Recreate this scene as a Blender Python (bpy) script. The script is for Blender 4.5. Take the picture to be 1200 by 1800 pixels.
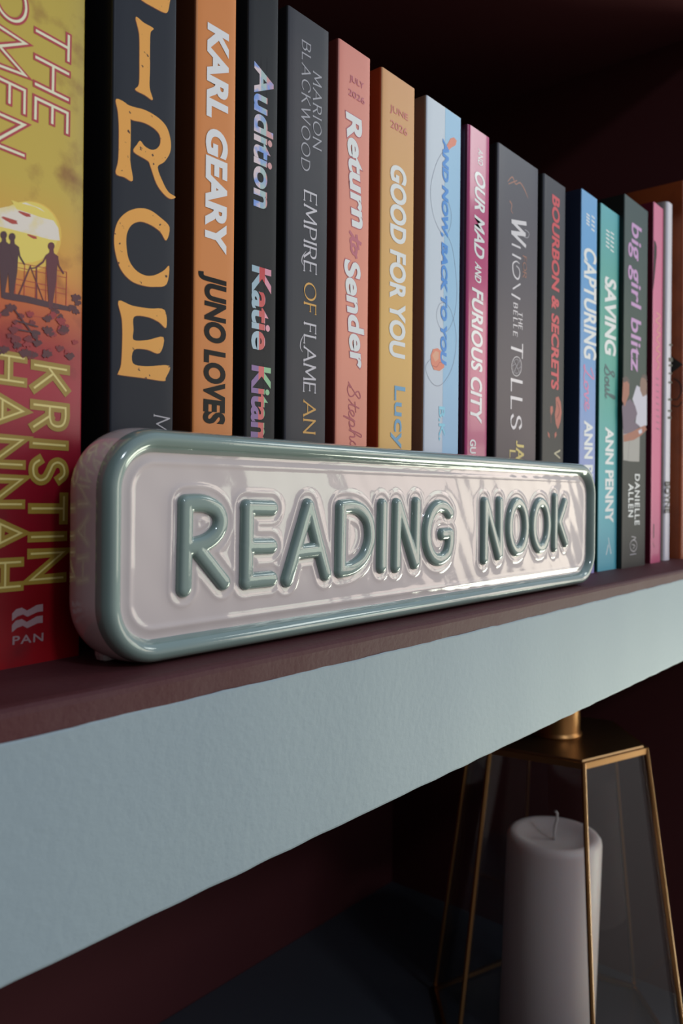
import bpy, bmesh, math
import numpy as np
from mathutils import Vector, Matrix
for o in list(bpy.data.objects): bpy.data.objects.remove(o)
scene = bpy.context.scene
col = scene.collection
MM = 0.001

# ------------------------------------------------------------------ camera
FPX = 1400.0                     # focal length for the 1200 x 1800 frame
YAW = math.radians(40.27); ROLL = math.radians(0.513)
CY = 869.7; CAM_D = 142.13; CAM_H = 39.955
cam = bpy.data.cameras.new('camera'); camo = bpy.data.objects.new('camera', cam); col.objects.link(camo)
cam.sensor_fit = 'VERTICAL'; cam.sensor_height = 36.0; cam.sensor_width = 24.0
cam.lens = FPX / 1800 * 36.0
cam.shift_y = (CY - 900.0) / 1800.0
cam.clip_start = 0.01
fwd = Vector((math.cos(YAW), math.sin(YAW), 0)); right = Vector((math.sin(YAW), -math.cos(YAW), 0)); up = Vector((0, 0, 1))
r2 = right * math.cos(ROLL) + up * math.sin(ROLL); u2 = -right * math.sin(ROLL) + up * math.cos(ROLL)
camo.matrix_world = Matrix(((r2.x, u2.x, -fwd.x, 0), (r2.y, u2.y, -fwd.y, -CAM_D * MM), (r2.z, u2.z, -fwd.z, CAM_H * MM), (0, 0, 0, 1)))
scene.camera = camo
cam.dof.use_dof = True; cam.dof.focus_distance = 0.245; cam.dof.aperture_fstop = 21.0

# ------------------------------------------------------------------ light
scene.view_settings.view_transform = 'Standard'; scene.view_settings.look = 'None'
scene.view_settings.gamma = 1.0; scene.view_settings.use_curve_mapping = False
scene.view_settings.exposure = 0.36
scene.cycles.use_denoising = True
scene.cycles.max_bounces = 8; scene.cycles.transparent_max_bounces = 16
SKY_UP = (0.34, 0.42, 0.55); SKY_MID = (0.50, 0.50, 0.50); SKY_DOWN = (0.20, 0.18, 0.175)
WORLD_STRENGTH = 1.02
WINDOW_POWER = 2.6

world = bpy.data.worlds.new('room_light'); scene.world = world; world.use_nodes = True
wn = world.node_tree.nodes; wl = world.node_tree.links; wn.clear()
w_out = wn.new('ShaderNodeOutputWorld'); w_bg = wn.new('ShaderNodeBackground'); w_tc = wn.new('ShaderNodeTexCoord')
w_sep = wn.new('ShaderNodeSeparateXYZ'); w_map = wn.new('ShaderNodeMapRange'); w_ramp = wn.new('ShaderNodeValToRGB')
w_map.inputs['From Min'].default_value = -1; w_map.inputs['From Max'].default_value = 1
w_ramp.color_ramp.elements[0].position = 0.30; w_ramp.color_ramp.elements[0].color = (*SKY_DOWN, 1)
w_ramp.color_ramp.elements[1].position = 0.80; w_ramp.color_ramp.elements[1].color = (*SKY_UP, 1)
e = w_ramp.color_ramp.elements.new(0.52); e.color = (*SKY_MID, 1)
wl.new(w_tc.outputs['Generated'], w_sep.inputs[0]); wl.new(w_sep.outputs['Z'], w_map.inputs['Value'])
w_side = wn.new('ShaderNodeMapRange'); w_side.interpolation_type = 'SMOOTHSTEP'
w_side.inputs['From Min'].default_value = -0.90; w_side.inputs['From Max'].default_value = 0.35; w_side.inputs['To Min'].default_value = 0.04 * WORLD_STRENGTH; w_side.inputs['To Max'].default_value = WORLD_STRENGTH
wl.new(w_sep.outputs['X'], w_side.inputs['Value']); wl.new(w_side.outputs['Result'], w_bg.inputs['Strength'])
wl.new(w_map.outputs['Result'], w_ramp.inputs['Fac']); wl.new(w_ramp.outputs['Color'], w_bg.inputs['Color'])
wl.new(w_bg.outputs[0], w_out.inputs['Surface'])

def area_lamp(loc, target, sx, sy, radiance, color):
    l = bpy.data.lights.new('window_or_added_lamp', 'AREA'); l.shape = 'RECTANGLE'; l.size = sx; l.size_y = sy
    l.energy = radiance * sx * sy * math.pi; l.color = color
    o = bpy.data.objects.new('window_or_added_lamp', l); col.objects.link(o); o.location = loc
    d = (Vector(target) - Vector(loc)).normalized(); o.rotation_euler = d.to_track_quat('-Z', 'Y').to_euler()
    return o
# garden window to the right of the camera, two columns by two rows of panes
WIN_C = Vector((1.30, -0.82, 0.16)); WIN_T = Vector((0.30, 0.0, 0.16))
_d = (WIN_T - WIN_C).normalized(); _s = Vector((-_d.y, _d.x, 0))
for i, su in enumerate((-0.24, 0.0, 0.24)):
    for j, sv in enumerate((-0.15, 0.15)):
        c = WIN_C + _s * su + Vector((0, 0, sv))
        tint = ((1.0, 0.88, 0.72), (1.0, 0.84, 0.72), (0.93, 1.0, 0.80))[(i + j) % 3]
        area_lamp(c, c + _d, 0.21, 0.27, WINDOW_POWER * (0.8 if j == 0 else 1.0), tint)
# added lamp, high on the right: brightens the far end of the shelf front
area_lamp((1.00, -0.50, 0.62), (0.50, 0.0, -0.02), 0.26, 0.26, 4.0, (0.92, 0.98, 0.92))
# added lamp below shelf level: makes the shelf front lighter towards the right
area_lamp((1.05, -0.27, -0.36), (0.42, 0.0, -0.03), 0.30, 0.42, 8.0, (0.94, 1.0, 0.80))
# sky window high behind the camera
area_lamp((-0.1, -1.9, 1.25), (0.25, 0, 0.0), 0.26, 0.17, 42.0, (0.80, 0.90, 1.0))

# ------------------------------------------------------------------ pixel helpers (1200 x 1800 frame)
_c, _sn = math.cos(ROLL), math.sin(ROLL)
def ray(x, y):
    dx, dy = x - 600.0, y - CY
    u = (dx * _c - dy * _sn) / FPX; v = (dx * _sn + dy * _c) / FPX
    return Vector((math.cos(YAW) + u * math.sin(YAW), math.sin(YAW) - u * math.cos(YAW), -v))
CAMP = Vector((0, -CAM_D, CAM_H))
def at(x, y, Y=None, Z=None):
    d = ray(x, y)
    t = (Y - CAMP.y) / d.y if Y is not None else (Z - CAMP.z) / d.z
    return CAMP + d * t

# ------------------------------------------------------------------ materials
def lin(c): return tuple(((v / 255) / 12.92 if v / 255 <= 0.04045 else ((v / 255 + 0.055) / 1.055) ** 2.4) for v in c)
def P(r, g, b, k=1.2): return tuple(min(0.86, v * k) for v in lin((r, g, b)))
MATS = {}
def mat(name, color, rough=0.45, metal=0.0, spec=0.5, coat=0.0, bump=None, ramp=None, mottle=None, coat_rough=0.05, sub=0.0, axis='Z'):
    """ramp: [(z_mm, colour), ...] colour gradient along the local height; bump: (scale, strength, distance_mm); mottle: (scale, colour, low, high)"""
    if name in MATS: return MATS[name]
    m = bpy.data.materials.new(name); m.use_nodes = True; nt = m.node_tree; b = nt.nodes['Principled BSDF']
    b.inputs['Base Color'].default_value = (*color, 1); b.inputs['Roughness'].default_value = rough; b.inputs['Metallic'].default_value = metal
    b.inputs['Specular IOR Level'].default_value = spec; b.inputs['Coat Weight'].default_value = coat; b.inputs['Coat Roughness'].default_value = coat_rough
    if sub: b.inputs['Subsurface Weight'].default_value = sub; b.inputs['Subsurface Radius'].default_value = (0.01, 0.006, 0.005); b.inputs['Subsurface Scale'].default_value = 1.0
    tc = nt.nodes.new('ShaderNodeTexCoord'); src = None
    if ramp:
        z0, z1 = ramp[0][0], ramp[-1][0]
        sp = nt.nodes.new('ShaderNodeSeparateXYZ'); mr = nt.nodes.new('ShaderNodeMapRange'); rp = nt.nodes.new('ShaderNodeValToRGB')
        nt.links.new(tc.outputs['Object'], sp.inputs[0]); nt.links.new(sp.outputs[axis], mr.inputs['Value'])
        mr.inputs['From Min'].default_value = z0 * MM; mr.inputs['From Max'].default_value = z1 * MM
        nt.links.new(mr.outputs['Result'], rp.inputs['Fac'])
        for i, (z, c) in enumerate(ramp):
            p = (z - z0) / (z1 - z0)
            el = rp.color_ramp.elements[0] if i == 0 else rp.color_ramp.elements[len(rp.color_ramp.elements) - 1] if i == len(ramp) - 1 else rp.color_ramp.elements.new(p)
            el.position = p; el.color = (*c, 1)
        src = rp.outputs['Color']
    if mottle:
        sc, c2, lo, hi = mottle
        nz = nt.nodes.new('ShaderNodeTexNoise'); nz.inputs['Scale'].default_value = sc; nz.inputs['Detail'].default_value = 5
        mr = nt.nodes.new('ShaderNodeMapRange'); mr.inputs['From Min'].default_value = lo; mr.inputs['From Max'].default_value = hi
        mx = nt.nodes.new('ShaderNodeMix'); mx.data_type = 'RGBA'
        nt.links.new(tc.outputs['Object'], nz.inputs['Vector']); nt.links.new(nz.outputs['Fac'], mr.inputs['Value']); nt.links.new(mr.outputs['Result'], mx.inputs['Factor'])
        if src: nt.links.new(src, mx.inputs['A'])
        else: mx.inputs['A'].default_value = (*color, 1)
        mx.inputs['B'].default_value = (*c2, 1); src = mx.outputs['Result']
    if src: nt.links.new(src, b.inputs['Base Color'])
    if bump:
        sc, st, dist = bump
        nz = nt.nodes.new('ShaderNodeTexNoise'); nz.inputs['Scale'].default_value = sc; nz.inputs['Detail'].default_value = 6; nz.inputs['Roughness'].default_value = 0.6
        bp = nt.nodes.new('ShaderNodeBump'); bp.inputs['Strength'].default_value = st; bp.inputs['Distance'].default_value = dist * MM
        nt.links.new(tc.outputs['Object'], nz.inputs['Vector']); nt.links.new(nz.outputs['Fac'], bp.inputs['Height']); nt.links.new(bp.outputs[0], b.inputs['Normal'])
        if coat: nt.links.new(bp.outputs[0], b.inputs['Coat Normal'])
    MATS[name] = m; return m

# ------------------------------------------------------------------ object helpers (all shapes in millimetres)
def link(name, bm, mats, parent=None, smooth=False, loc=(0, 0, 0)):
    me = bpy.data.meshes.new(name)
    for v in bm.verts: v.co *= MM
    bm.to_mesh(me); bm.free()
    for m in (mats if isinstance(mats, (list, tuple)) else [mats]): me.materials.append(m)
    if smooth:
        me.polygons.foreach_set('use_smooth', [True] * len(me.polygons))
    o = bpy.data.objects.new(name, me); col.objects.link(o); o.location = Vector(loc) * MM
    if parent: o.parent = parent
    return o
def link_np(name, verts, faces, mats, parent=None, smooth=True):
    me = bpy.data.meshes.new(name); me.from_pydata([tuple(v) for v in np.asarray(verts) * MM], [], [tuple(int(i) for i in f) for f in faces])
    for m in (mats if isinstance(mats, (list, tuple)) else [mats]): me.materials.append(m)
    if smooth: me.polygons.foreach_set('use_smooth', [True] * len(me.polygons))
    me.update(); o = bpy.data.objects.new(name, me); col.objects.link(o)
    if parent: o.parent = parent
    return o
def thing(name, label, cat, loc=(0, 0, 0), rz=0.0, group=None):
    o = bpy.data.objects.new(name, None); o.empty_display_size = 0.02; col.objects.link(o)
    o.location = Vector(loc) * MM; o.rotation_euler = (0, 0, rz); o['label'] = label; o['category'] = cat
    if group: o['group'] = group
    return o
def add_box(bm, x0, x1, y0, y1, z0, z1, mi=0, bevel=0.0, segs=2):
    r = bmesh.ops.create_cube(bm, size=1.0); vs = r['verts']
    for v in vs: v.co = Vector(((x0 + x1) / 2 + v.co.x * (x1 - x0), (y0 + y1) / 2 + v.co.y * (y1 - y0), (z0 + z1) / 2 + v.co.z * (z1 - z0)))
    fs = list({f for v in vs for f in v.link_faces})
    if bevel:
        es = list({e for v in vs for e in v.link_edges})
        q = bmesh.ops.bevel(bm, geom=es, offset=bevel, segments=segs, affect='EDGES', profile=0.5); fs = q['faces'] + [f for f in fs if f.is_valid]
    for f in fs:
        if f.is_valid: f.material_index = mi
def add_lathe(bm, prof, n=48, cx=0, cy=0, lean=(0, 0), cap=True):
    rings = []
    for (r, z) in prof:
        rings.append([bm.verts.new((cx + lean[0] * z + r * math.cos(2 * math.pi * i / n), cy + lean[1] * z + r * math.sin(2 * math.pi * i / n), z)) for i in range(n)])
    for a, b in zip(rings, rings[1:]):
        for i in range(n): bm.faces.new((a[i], a[(i + 1) % n], b[(i + 1) % n], b[i]))
    if cap: bm.faces.new(rings[0][::-1]); bm.faces.new(rings[-1])
def add_bar(bm, a, b, w, n=4, phase=math.pi / 4):
    a, b = Vector(a), Vector(b); d = (b - a).normalized(); x = d.cross(Vector((0, 0, 1)))
    x = x.normalized() if x.length > 1e-4 else Vector((1, 0, 0)); y = d.cross(x).normalized()
    ra = [bm.verts.new(a + (x * math.cos(phase + 2 * math.pi * i / n) + y * math.sin(phase + 2 * math.pi * i / n)) * w) for i in range(n)]
    rb = [bm.verts.new(b + (x * math.cos(phase + 2 * math.pi * i / n) + y * math.sin(phase + 2 * math.pi * i / n)) * w) for i in range(n)]
    for i in range(n): bm.faces.new((ra[i], ra[(i + 1) % n], rb[(i + 1) % n], rb[i]))
    bm.faces.new(ra[::-1]); bm.faces.new(rb)
def add_tube(bm, pts, r, n=10):
    pts = [Vector(p) for p in pts]; rings = []
    for i, p in enumerate(pts):
        d = (pts[min(i + 1, len(pts) - 1)] - pts[max(i - 1, 0)]).normalized()
        x = d.cross(Vector((0.3, 1, 0.1))).normalized(); y = d.cross(x)
        rings.append([bm.verts.new(p + (x * math.cos(2 * math.pi * k / n) + y * math.sin(2 * math.pi * k / n)) * r) for k in range(n)])
    for a, b in zip(rings, rings[1:]):
        for k in range(n): bm.faces.new((a[k], a[(k + 1) % n], b[(k + 1) % n], b[k]))
    bm.faces.new(rings[0][::-1]); bm.faces.new(rings[-1])
def catmull(pts, n=8, closed=False):
    pts = [np.array(p, float) for p in pts]; out = []
    N = len(pts); rng = range(N if closed else N - 1)
    for i in rng:
        if closed: a, b, c, d = pts[(i - 1) % N], pts[i], pts[(i + 1) % N], pts[(i + 2) % N]
        else: a, b, c, d = pts[max(i - 1, 0)], pts[i], pts[i + 1], pts[min(i + 2, N - 1)]
        for k in range(n):
            t = k / n; out.append(0.5 * ((2 * b) + (-a + c) * t + (2 * a - 5 * b + 4 * c - d) * t * t + (-a + 3 * b - 3 * c + d) * t ** 3))
    out.append(pts[0] if closed else pts[-1])
    return out
def ellipse(cx, cy, rx, ry, a0=0, a1=360, n=28): return [(cx + rx * math.cos(math.radians(a0 + (a1 - a0) * i / n)), cy + ry * math.sin(math.radians(a0 + (a1 - a0) * i / n))) for i in range(n + 1)]

# ================================================================== THE SETTING: bookcase
maroon = mat('maroon_paint', (0.086, 0.021, 0.024), rough=0.58, spec=0.28, bump=(520, 0.30, 0.5), mottle=(60, (0.092, 0.028, 0.031), 0.42, 0.68))
blue = mat('grey_blue_paint', (0.30, 0.372, 0.418), rough=0.6, bump=(330, 0.28, 0.5), mottle=(9, (0.312, 0.385, 0.42), 0.4, 0.65))
maroon_deep = mat('maroon_back_paint', (0.085, 0.021, 0.023), rough=0.65, spec=0.2, bump=(200, 0.15, 0.5))
grey_floor = mat('charcoal_shelf_paint', (0.055, 0.06, 0.074), rough=0.5, bump=(200, 0.2, 0.5))
CX0, CX1 = -420.0, 600.0; SH_T = 51.45; BACK = 300.0; LOW = -320.0
case = thing('bookcase', 'deep built-in bookcase painted maroon inside with a pale grey-blue shelf front', 'bookcase', (0, 0, 0))
def wavy_shelf():
    # maroon board: top surface with a softly rounded, slightly uneven front edge that laps over the facing
    bm = bmesh.new(); n = 160; rows = []
    prof = [(BACK, 0), (60, 0), (6, 0), (2.2, -0.05), (0.9, -0.35), (0.25, -1.0), (-0.1, -2.0), (-0.12, -7.6), (0.6, -8.0), (0.6, -SH_T + 1), (BACK, -SH_T + 1)]
    for i in range(n + 1):
        x = CX0 + (CX1 - CX0) * i / n; w = 0.10 * math.sin(x * 0.11) + 0.08 * math.sin(x * 0.31 + 1) + 0.05 * math.sin(x * 0.83)
        rows.append([bm.verts.new((x, y + (w * 0.5 if y < 2 and j > 3 else 0), z + (w * 0.35 if 3 <= j <= 6 else 0))) for j, (y, z) in enumerate(prof)])
    for a, b in zip(rows, rows[1:]):
        for j in range(len(prof)):
            k = (j + 1) % len(prof); bm.faces.new((a[j], b[j], b[k], a[k]))
    bm.faces.new(rows[0]); bm.faces.new(rows[-1][::-1])
    bmesh.ops.recalc_face_normals(bm, faces=bm.faces[:]); return bm
link('shelf_board', wavy_shelf(), maroon, case)
def facing():
    bm = bmesh.new(); n = 260; rows = []
    edge = [(-120, 6.2), (60, 6.4), (100, 6.3), (180, 6.5), (300, 6.3), (420, 5.9), (520, 5.3), (600, 5.1)]
    for i in range(n + 1):
        x = CX0 + (CX1 - CX0) * i / n
        zt = -float(np.interp(x, [p[0] for p in edge], [p[1] for p in edge])) + 0.10 * math.sin(x * 0.21) + 0.06 * math.sin(x * 0.9 + 2)
        zb = -SH_T + 0.07 * math.sin(x * 0.37) + 0.06 * math.sin(x * 1.3 + 1) + 0.05 * math.sin(x * 2.9)
        w = 0.06 * math.sin(x * 0.13)
        rows.append([bm.verts.new((x, y, z)) for y, z in ((0.5, zt), (-0.18 + w, zt - 0.05), (-0.35 + w, zt - 0.5), (-0.35 + w, zb + 0.6), (-0.1 + w, zb), (6.0, zb))])
    for a, b in zip(rows, rows[1:]):
        for j in range(5): bm.faces.new((a[j], b[j], b[j + 1], a[j + 1]))
    bmesh.ops.recalc_face_normals(bm, faces=bm.faces[:])
    if sum(f.normal.y for f in bm.faces) > 0: bmesh.ops.reverse_faces(bm, faces=bm.faces[:])
    return bm
o = link('shelf_front', facing(), blue, case); o['label'] = 'pale grey-blue painted front of the shelf'
bm = bmesh.new(); add_box(bm, CX0, CX1, BACK, BACK + 12, LOW - 40, 420); link('back_panel', bm, maroon_deep, case)
bm = bmesh.new(); add_box(bm, CX1, CX1 + 24, 0, BACK + 12, LOW - 40, 420, bevel=1); o = link('side_panel', bm, maroon_deep, case)
bm = bmesh.new(); add_box(bm, CX0 - 24, CX0, 0, BACK + 12, LOW - 40, 420, bevel=1); o = link('side_panel', bm, maroon_deep, case)
bm = bmesh.new(); add_box(bm, CX0, CX1, 0, BACK, LOW - 40, LOW, bevel=1); o = link('lower_shelf', bm, grey_floor, case); o['label'] = 'charcoal grey painted lower shelf'
bm = bmesh.new(); add_box(bm, CX0, CX1, 0, BACK, 372, 420, bevel=1); o = link('upper_shelf', bm, maroon_deep, case)

# ================================================================== lettering
# single-line letters: advance width and strokes; 'c' strokes are smoothed
G = {
 'A': (.78, [[(0, 0), (.39, 1), (.78, 0)], [(.15, .34), (.63, .34)]]),
 'B': (.56, [[(0, 0), (0, 1)], ['c', (0, 1), (.28, 1), (.48, .9), (.5, .74), (.4, .58), (.24, .54), (0, .54)], ['c', (.24, .54), (.46, .49), (.56, .3), (.48, .08), (.28, 0), (0, 0)]]),
 'C': (.74, [['c', (.72, .80), (.58, .96), (.4, 1), (.18, .92), (.03, .7), (.0, .5), (.03, .3), (.18, .08), (.4, 0), (.58, .04), (.72, .2)]]),
 'D': (.72, [[(0, 0), (0, 1)], ['c', (0, 1), (.3, 1), (.56, .88), (.7, .66), (.72, .5), (.7, .34), (.56, .12), (.3, 0), (0, 0)]]),
 'E': (.5, [[(.5, 1), (0, 1), (0, 0), (.5, 0)], [(0, .52), (.42, .52)]]),
 'F': (.48, [[(.48, 1), (0, 1), (0, 0)], [(0, .52), (.4, .52)]]),
 'G': (.76, [['c', (.72, .82), (.58, .97), (.4, 1), (.18, .92), (.03, .7), (0, .5), (.03, .3), (.18, .08), (.4, 0), (.6, .05), (.74, .2), (.74, .44)], [(.74, .44), (.46, .44)]]),
 'H': (.66, [[(0, 0), (0, 1)], [(.66, 0), (.66, 1)], [(0, .52), (.66, .52)]]),
 'I': (.0, [[(0, 0), (0, 1)]]),
 'J': (.3, [['c', (.3, 1), (.3, .5), (.28, .15), (.16, 0), (0, .04)]]),
 'K': (.6, [[(0, 0), (0, 1)], [(.56, 1), (.04, .46)], [(.16, .58), (.6, 0)]]),
 'L': (.46, [[(0, 1), (0, 0), (.46, 0)]]),
 'M': (.86, [[(0, 0), (.08, 1), (.43, .18), (.78, 1), (.86, 0)]]),
 'N': (.68, [[(0, 0), (0, 1), (.68, 0), (.68, 1)]]),
 'O': (.88, [['c', *ellipse(.44, .5, .44, .5, 90, 450, 20)]]),
 'P': (.52, [[(0, 0), (0, 1)], ['c', (0, 1), (.28, 1), (.46, .92), (.52, .74), (.46, .56), (.28, .48), (0, .48)]]),
 'R': (.58, [[(0, 0), (0, 1)], ['c', (0, 1), (.28, 1), (.46, .92), (.52, .74), (.46, .56), (.28, .49), (0, .49)], [(.26, .49), (.58, 0)]]),
 'S': (.52, [['c', (.48, .84), (.38, .97), (.26, 1), (.1, .94), (.03, .78), (.1, .62), (.28, .52), (.46, .4), (.52, .22), (.42, .05), (.25, 0), (.1, .04), (0, .18)]]),
 'T': (.62, [[(0, 1), (.62, 1)], [(.31, 1), (.31, 0)]]),
 'U': (.64, [['c', (0, 1), (0, .6), (.01, .28), (.12, .05), (.32, 0), (.52, .05), (.63, .28), (.64, .6), (.64, 1)]]),
 'V': (.72, [[(0, 1), (.36, 0), (.72, 1)]]),
 'W': (1.06, [[(0, 1), (.27, 0), (.53, .95), (.79, 0), (1.06, 1)]]),
 'Y': (.66, [[(0, 1), (.33, .48), (.66, 1)], [(.33, .48), (.33, 0)]]),
 '.': (.04, [[(0, 0), (.04, 0.02)]]),
 # flowing hand
 's^': (.55, [['c', (-.1, .1), (.2, .5), (.5, 1.0), (.42, 1.15), (.25, 1.0), (.28, .75), (.42, .45), (.42, .15), (.2, -.02), (0, .12), (.1, .25)]]),
 't^': (.34, [['c', (0, .05), (.2, .45), (.34, 1.0), (.22, .4), (.2, .08), (.3, 0), (.4, .12)], [(.1, .62), (.48, .66)]]),
 'e^': (.34, [['c', (-.02, .08), (.2, .22), (.3, .42), (.2, .52), (.08, .35), (.1, .1), (.22, 0), (.38, .14)]]),
 'p^': (.42, [['c', (0, .1), (.14, .5), (.08, .1), (-.06, -.5), (.05, .1), (.2, .48), (.34, .42), (.3, .12), (.16, .02), (.3, .02), (.44, .14)]]),
 'h^': (.44, [['c', (0, .05), (.22, .6), (.34, 1.05), (.24, 1.05), (.12, .5), (.06, 0), (.16, .38), (.3, .48), (.32, .25), (.3, .05), (.38, 0), (.46, .14)]]),
 'a^': (.42, [['c', (.32, .42), (.16, .5), (.04, .25), (.1, .02), (.24, .15), (.34, .46), (.3, .1), (.36, 0), (.46, .14)]]),
 'n^': (.46, [['c', (0, .1), (.1, .48), (.06, 0), (.18, .4), (.32, .48), (.32, .2), (.34, 0), (.48, .14)]]),
 'i^': (.26, [['c', (0, .12), (.12, .46), (.1, .08), (.16, 0), (.28, .14)], [(.16, .68), (.18, .7)]]),
 'l^': (.3, [['c', (0, .08), (.2, .55), (.34, 1.05), (.24, 1.12), (.14, .6), (.12, .1), (.2, 0), (.32, .14)]]),
 'o^': (.4, [['c', (.2, .46), (.06, .32), (.06, .08), (.18, 0), (.32, .16), (.3, .4), (.2, .46), (.28, .36), (.42, .38)]]),
 'v^': (.4, [['c', (-.02, .36), (.08, .46), (.12, .2), (.16, 0), (.28, .3), (.3, .46), (.42, .4)]]),
 'u^': (.46, [['c', (0, .2), (.08, .46), (.06, .12), (.14, 0), (.28, .2), (.34, .46), (.32, .1), (.38, 0), (.48, .14)]]),
 'L^': (.6, [['c', (.1, .8), (.3, 1.0), (.5, 1.1), (.44, .8), (.26, .3), (.1, .02), (.0, .1), (.2, .12), (.5, 0), (.66, .14)]]),
}
def ribbon(bm, pts, widths, y, mi=0, cap=True, flip=False):
    """flat printed stroke in the spine plane (x, z), lying at depth y"""
    pts = [np.array(p, float) for p in pts]; n = len(pts)
    if n < 2: return
    L, R = [], []
    closed = np.linalg.norm(pts[0] - pts[-1]) < 1e-6 and n > 3
    for i in range(n):
        if closed and i in (0, n - 1): a, b = pts[-2], pts[1]
        else: a, b = pts[max(i - 1, 0)], pts[min(i + 1, n - 1)]
        p = pts[i]; d1 = p - a; d2 = b - p
        if i == 0 and not closed: d1 = d2
        if i == n - 1 and not closed: d2 = d1
        if closed and i in (0, n - 1): d1 = pts[0] - pts[-2]; d2 = pts[1] - pts[0]
        d1 = d1 / (np.linalg.norm(d1) + 1e-9); d2 = d2 / (np.linalg.norm(d2) + 1e-9)
        n1 = np.array((-d1[1], d1[0])); n2 = np.array((-d2[1], d2[0])); m = n1 + n2; l = np.linalg.norm(m)
        m = n1 if l < 0.3 else m / l; k = 1 / max(0.35, float(m @ n1)); w = widths[i] / 2
        q = p.copy()
        if cap and not closed:
            if i == 0: q = p - d2 * w * 0.9
            if i == n - 1: q = p + d1 * w * 0.9
        yy = y - 0.0004 * i
        L.append(bm.verts.new((q[0] + m[0] * w * k, yy, q[1] + m[1] * w * k))); R.append(bm.verts.new((q[0] - m[0] * w * k, yy, q[1] - m[1] * w * k)))
    for i in range(n - 1):
        f = bm.faces.new((L[i], R[i], R[i + 1], L[i + 1])); f.material_index = mi
def strokes_of(ch):
    adv, ss = G[ch]; out = []
    for s in ss:
        if s[0] == 'c': out.append((catmull(s[1:], 5), True))
        else: out.append(([np.array(p, float) for p in s], False))
    return adv, out

class Frame:
    """a printable plane: origin and angle of the spine, in millimetres"""
    def __init__(s, ox, oy, ang): s.o = Vector((ox, oy, 0)); s.a = ang; s.d = Vector((math.cos(ang), math.sin(ang), 0)); s.n = Vector((-math.sin(ang), math.cos(ang), 0))
    def loc(s, x, y):
        d = ray(x, y); t = (s.o - CAMP).dot(s.n) / d.dot(s.n); p = CAMP + d * t - s.o
        return np.array((p.dot(s.d), p.z))
def axes(fr, P0, P1, cap, upright):
    p0 = fr.loc(*P0); p1 = fr.loc(*P1); a = p1 - p0; L = float(np.linalg.norm(a)); a = a / L; u = np.array((-a[1], a[0]))
    if upright: h = float(fr.loc(P0[0], P0[1] - cap)[1] - p0[1])
    else: h = float(fr.loc(P0[0] + cap, P0[1])[0] - p0[0])
    return p0, a, u, L, h
_depth = [0]
def eps():
    _depth[0] += 1; return -0.05 - 0.004 * (_depth[0] % 12)
def line_text(book, name, txt, P0, P1, cap, layers, gap=.22, space=.45, slant=0.0, contrast=None, serif=0.0, upright=False, hand=False, sep=None):
    """lettering drawn from single strokes; layers = [(material, stroke width / cap height)]"""
    fr = book['frame']; p0, a, u, L, h = axes(fr, P0, P1, cap, upright)
    toks = [t + '^' if hand and t + '^' in G else t for t in txt]
    x = 0.0; items = []
    for t in toks:
        if t == ' ': x += space; continue
        adv, ss = strokes_of(t); items.append((x, ss)); x += adv + (0.0 if hand else gap)
    total = max(0.2, x - (0 if hand else gap)); sc = L / total
    bm = bmesh.new(); mats = []
    for li, (m, wf) in enumerate(layers):
        mats.append(m); yb = eps() - 0.03 * li
        for n_, (x0, ss) in enumerate(items):
            y = yb - 0.012 * (n_ % 2)
            for pts, curve in ss:
                q = []; y -= 0.0035
                for p in pts:
                    s_, t_ = (x0 + p[0]) * sc, p[1] * h
                    q.append(p0 + a * (s_ + slant * t_) + u * t_)
                w = []
                for i in range(len(q)):
                    d = q[min(i + 1, len(q) - 1)] - q[max(i - 1, 0)]; d = d / (np.linalg.norm(d) + 1e-9)
                    if contrast: dx, dy = float(d @ a), float(d @ u); w.append(h * wf * (contrast + (1 - contrast) * abs(dx * .34 - dy * .94)))
                    else: w.append(h * wf)
                if contrast and not curve:
                    for i in range(len(q) - 1):
                        d = q[i + 1] - q[i]; d = d / (np.linalg.norm(d) + 1e-9); ww = h * wf * (contrast + (1 - contrast) * abs(float(d @ a) * .34 - float(d @ u) * .94))
                        ribbon(bm, [q[i], q[i + 1]], [ww, ww], y - 0.002 * i, li)
                else: ribbon(bm, q, w, y, li)
                if serif:
                    for e_, f_ in ((0, 1), (-1, -2)):
                        d = q[f_] - q[e_]; d = d / (np.linalg.norm(d) + 1e-9)
                        if abs(float(d @ u)) > .75: ribbon(bm, [q[e_] - a * h * serif, q[e_] + a * h * serif], [h * .045] * 2, y - .003, li, cap=False)
                        elif not curve: ribbon(bm, [q[e_] - u * h * serif * .8, q[e_] + u * h * serif * .8], [h * .045] * 2, y - .003, li, cap=False)
    return link(name, bm, mats, book['root'])
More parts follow.
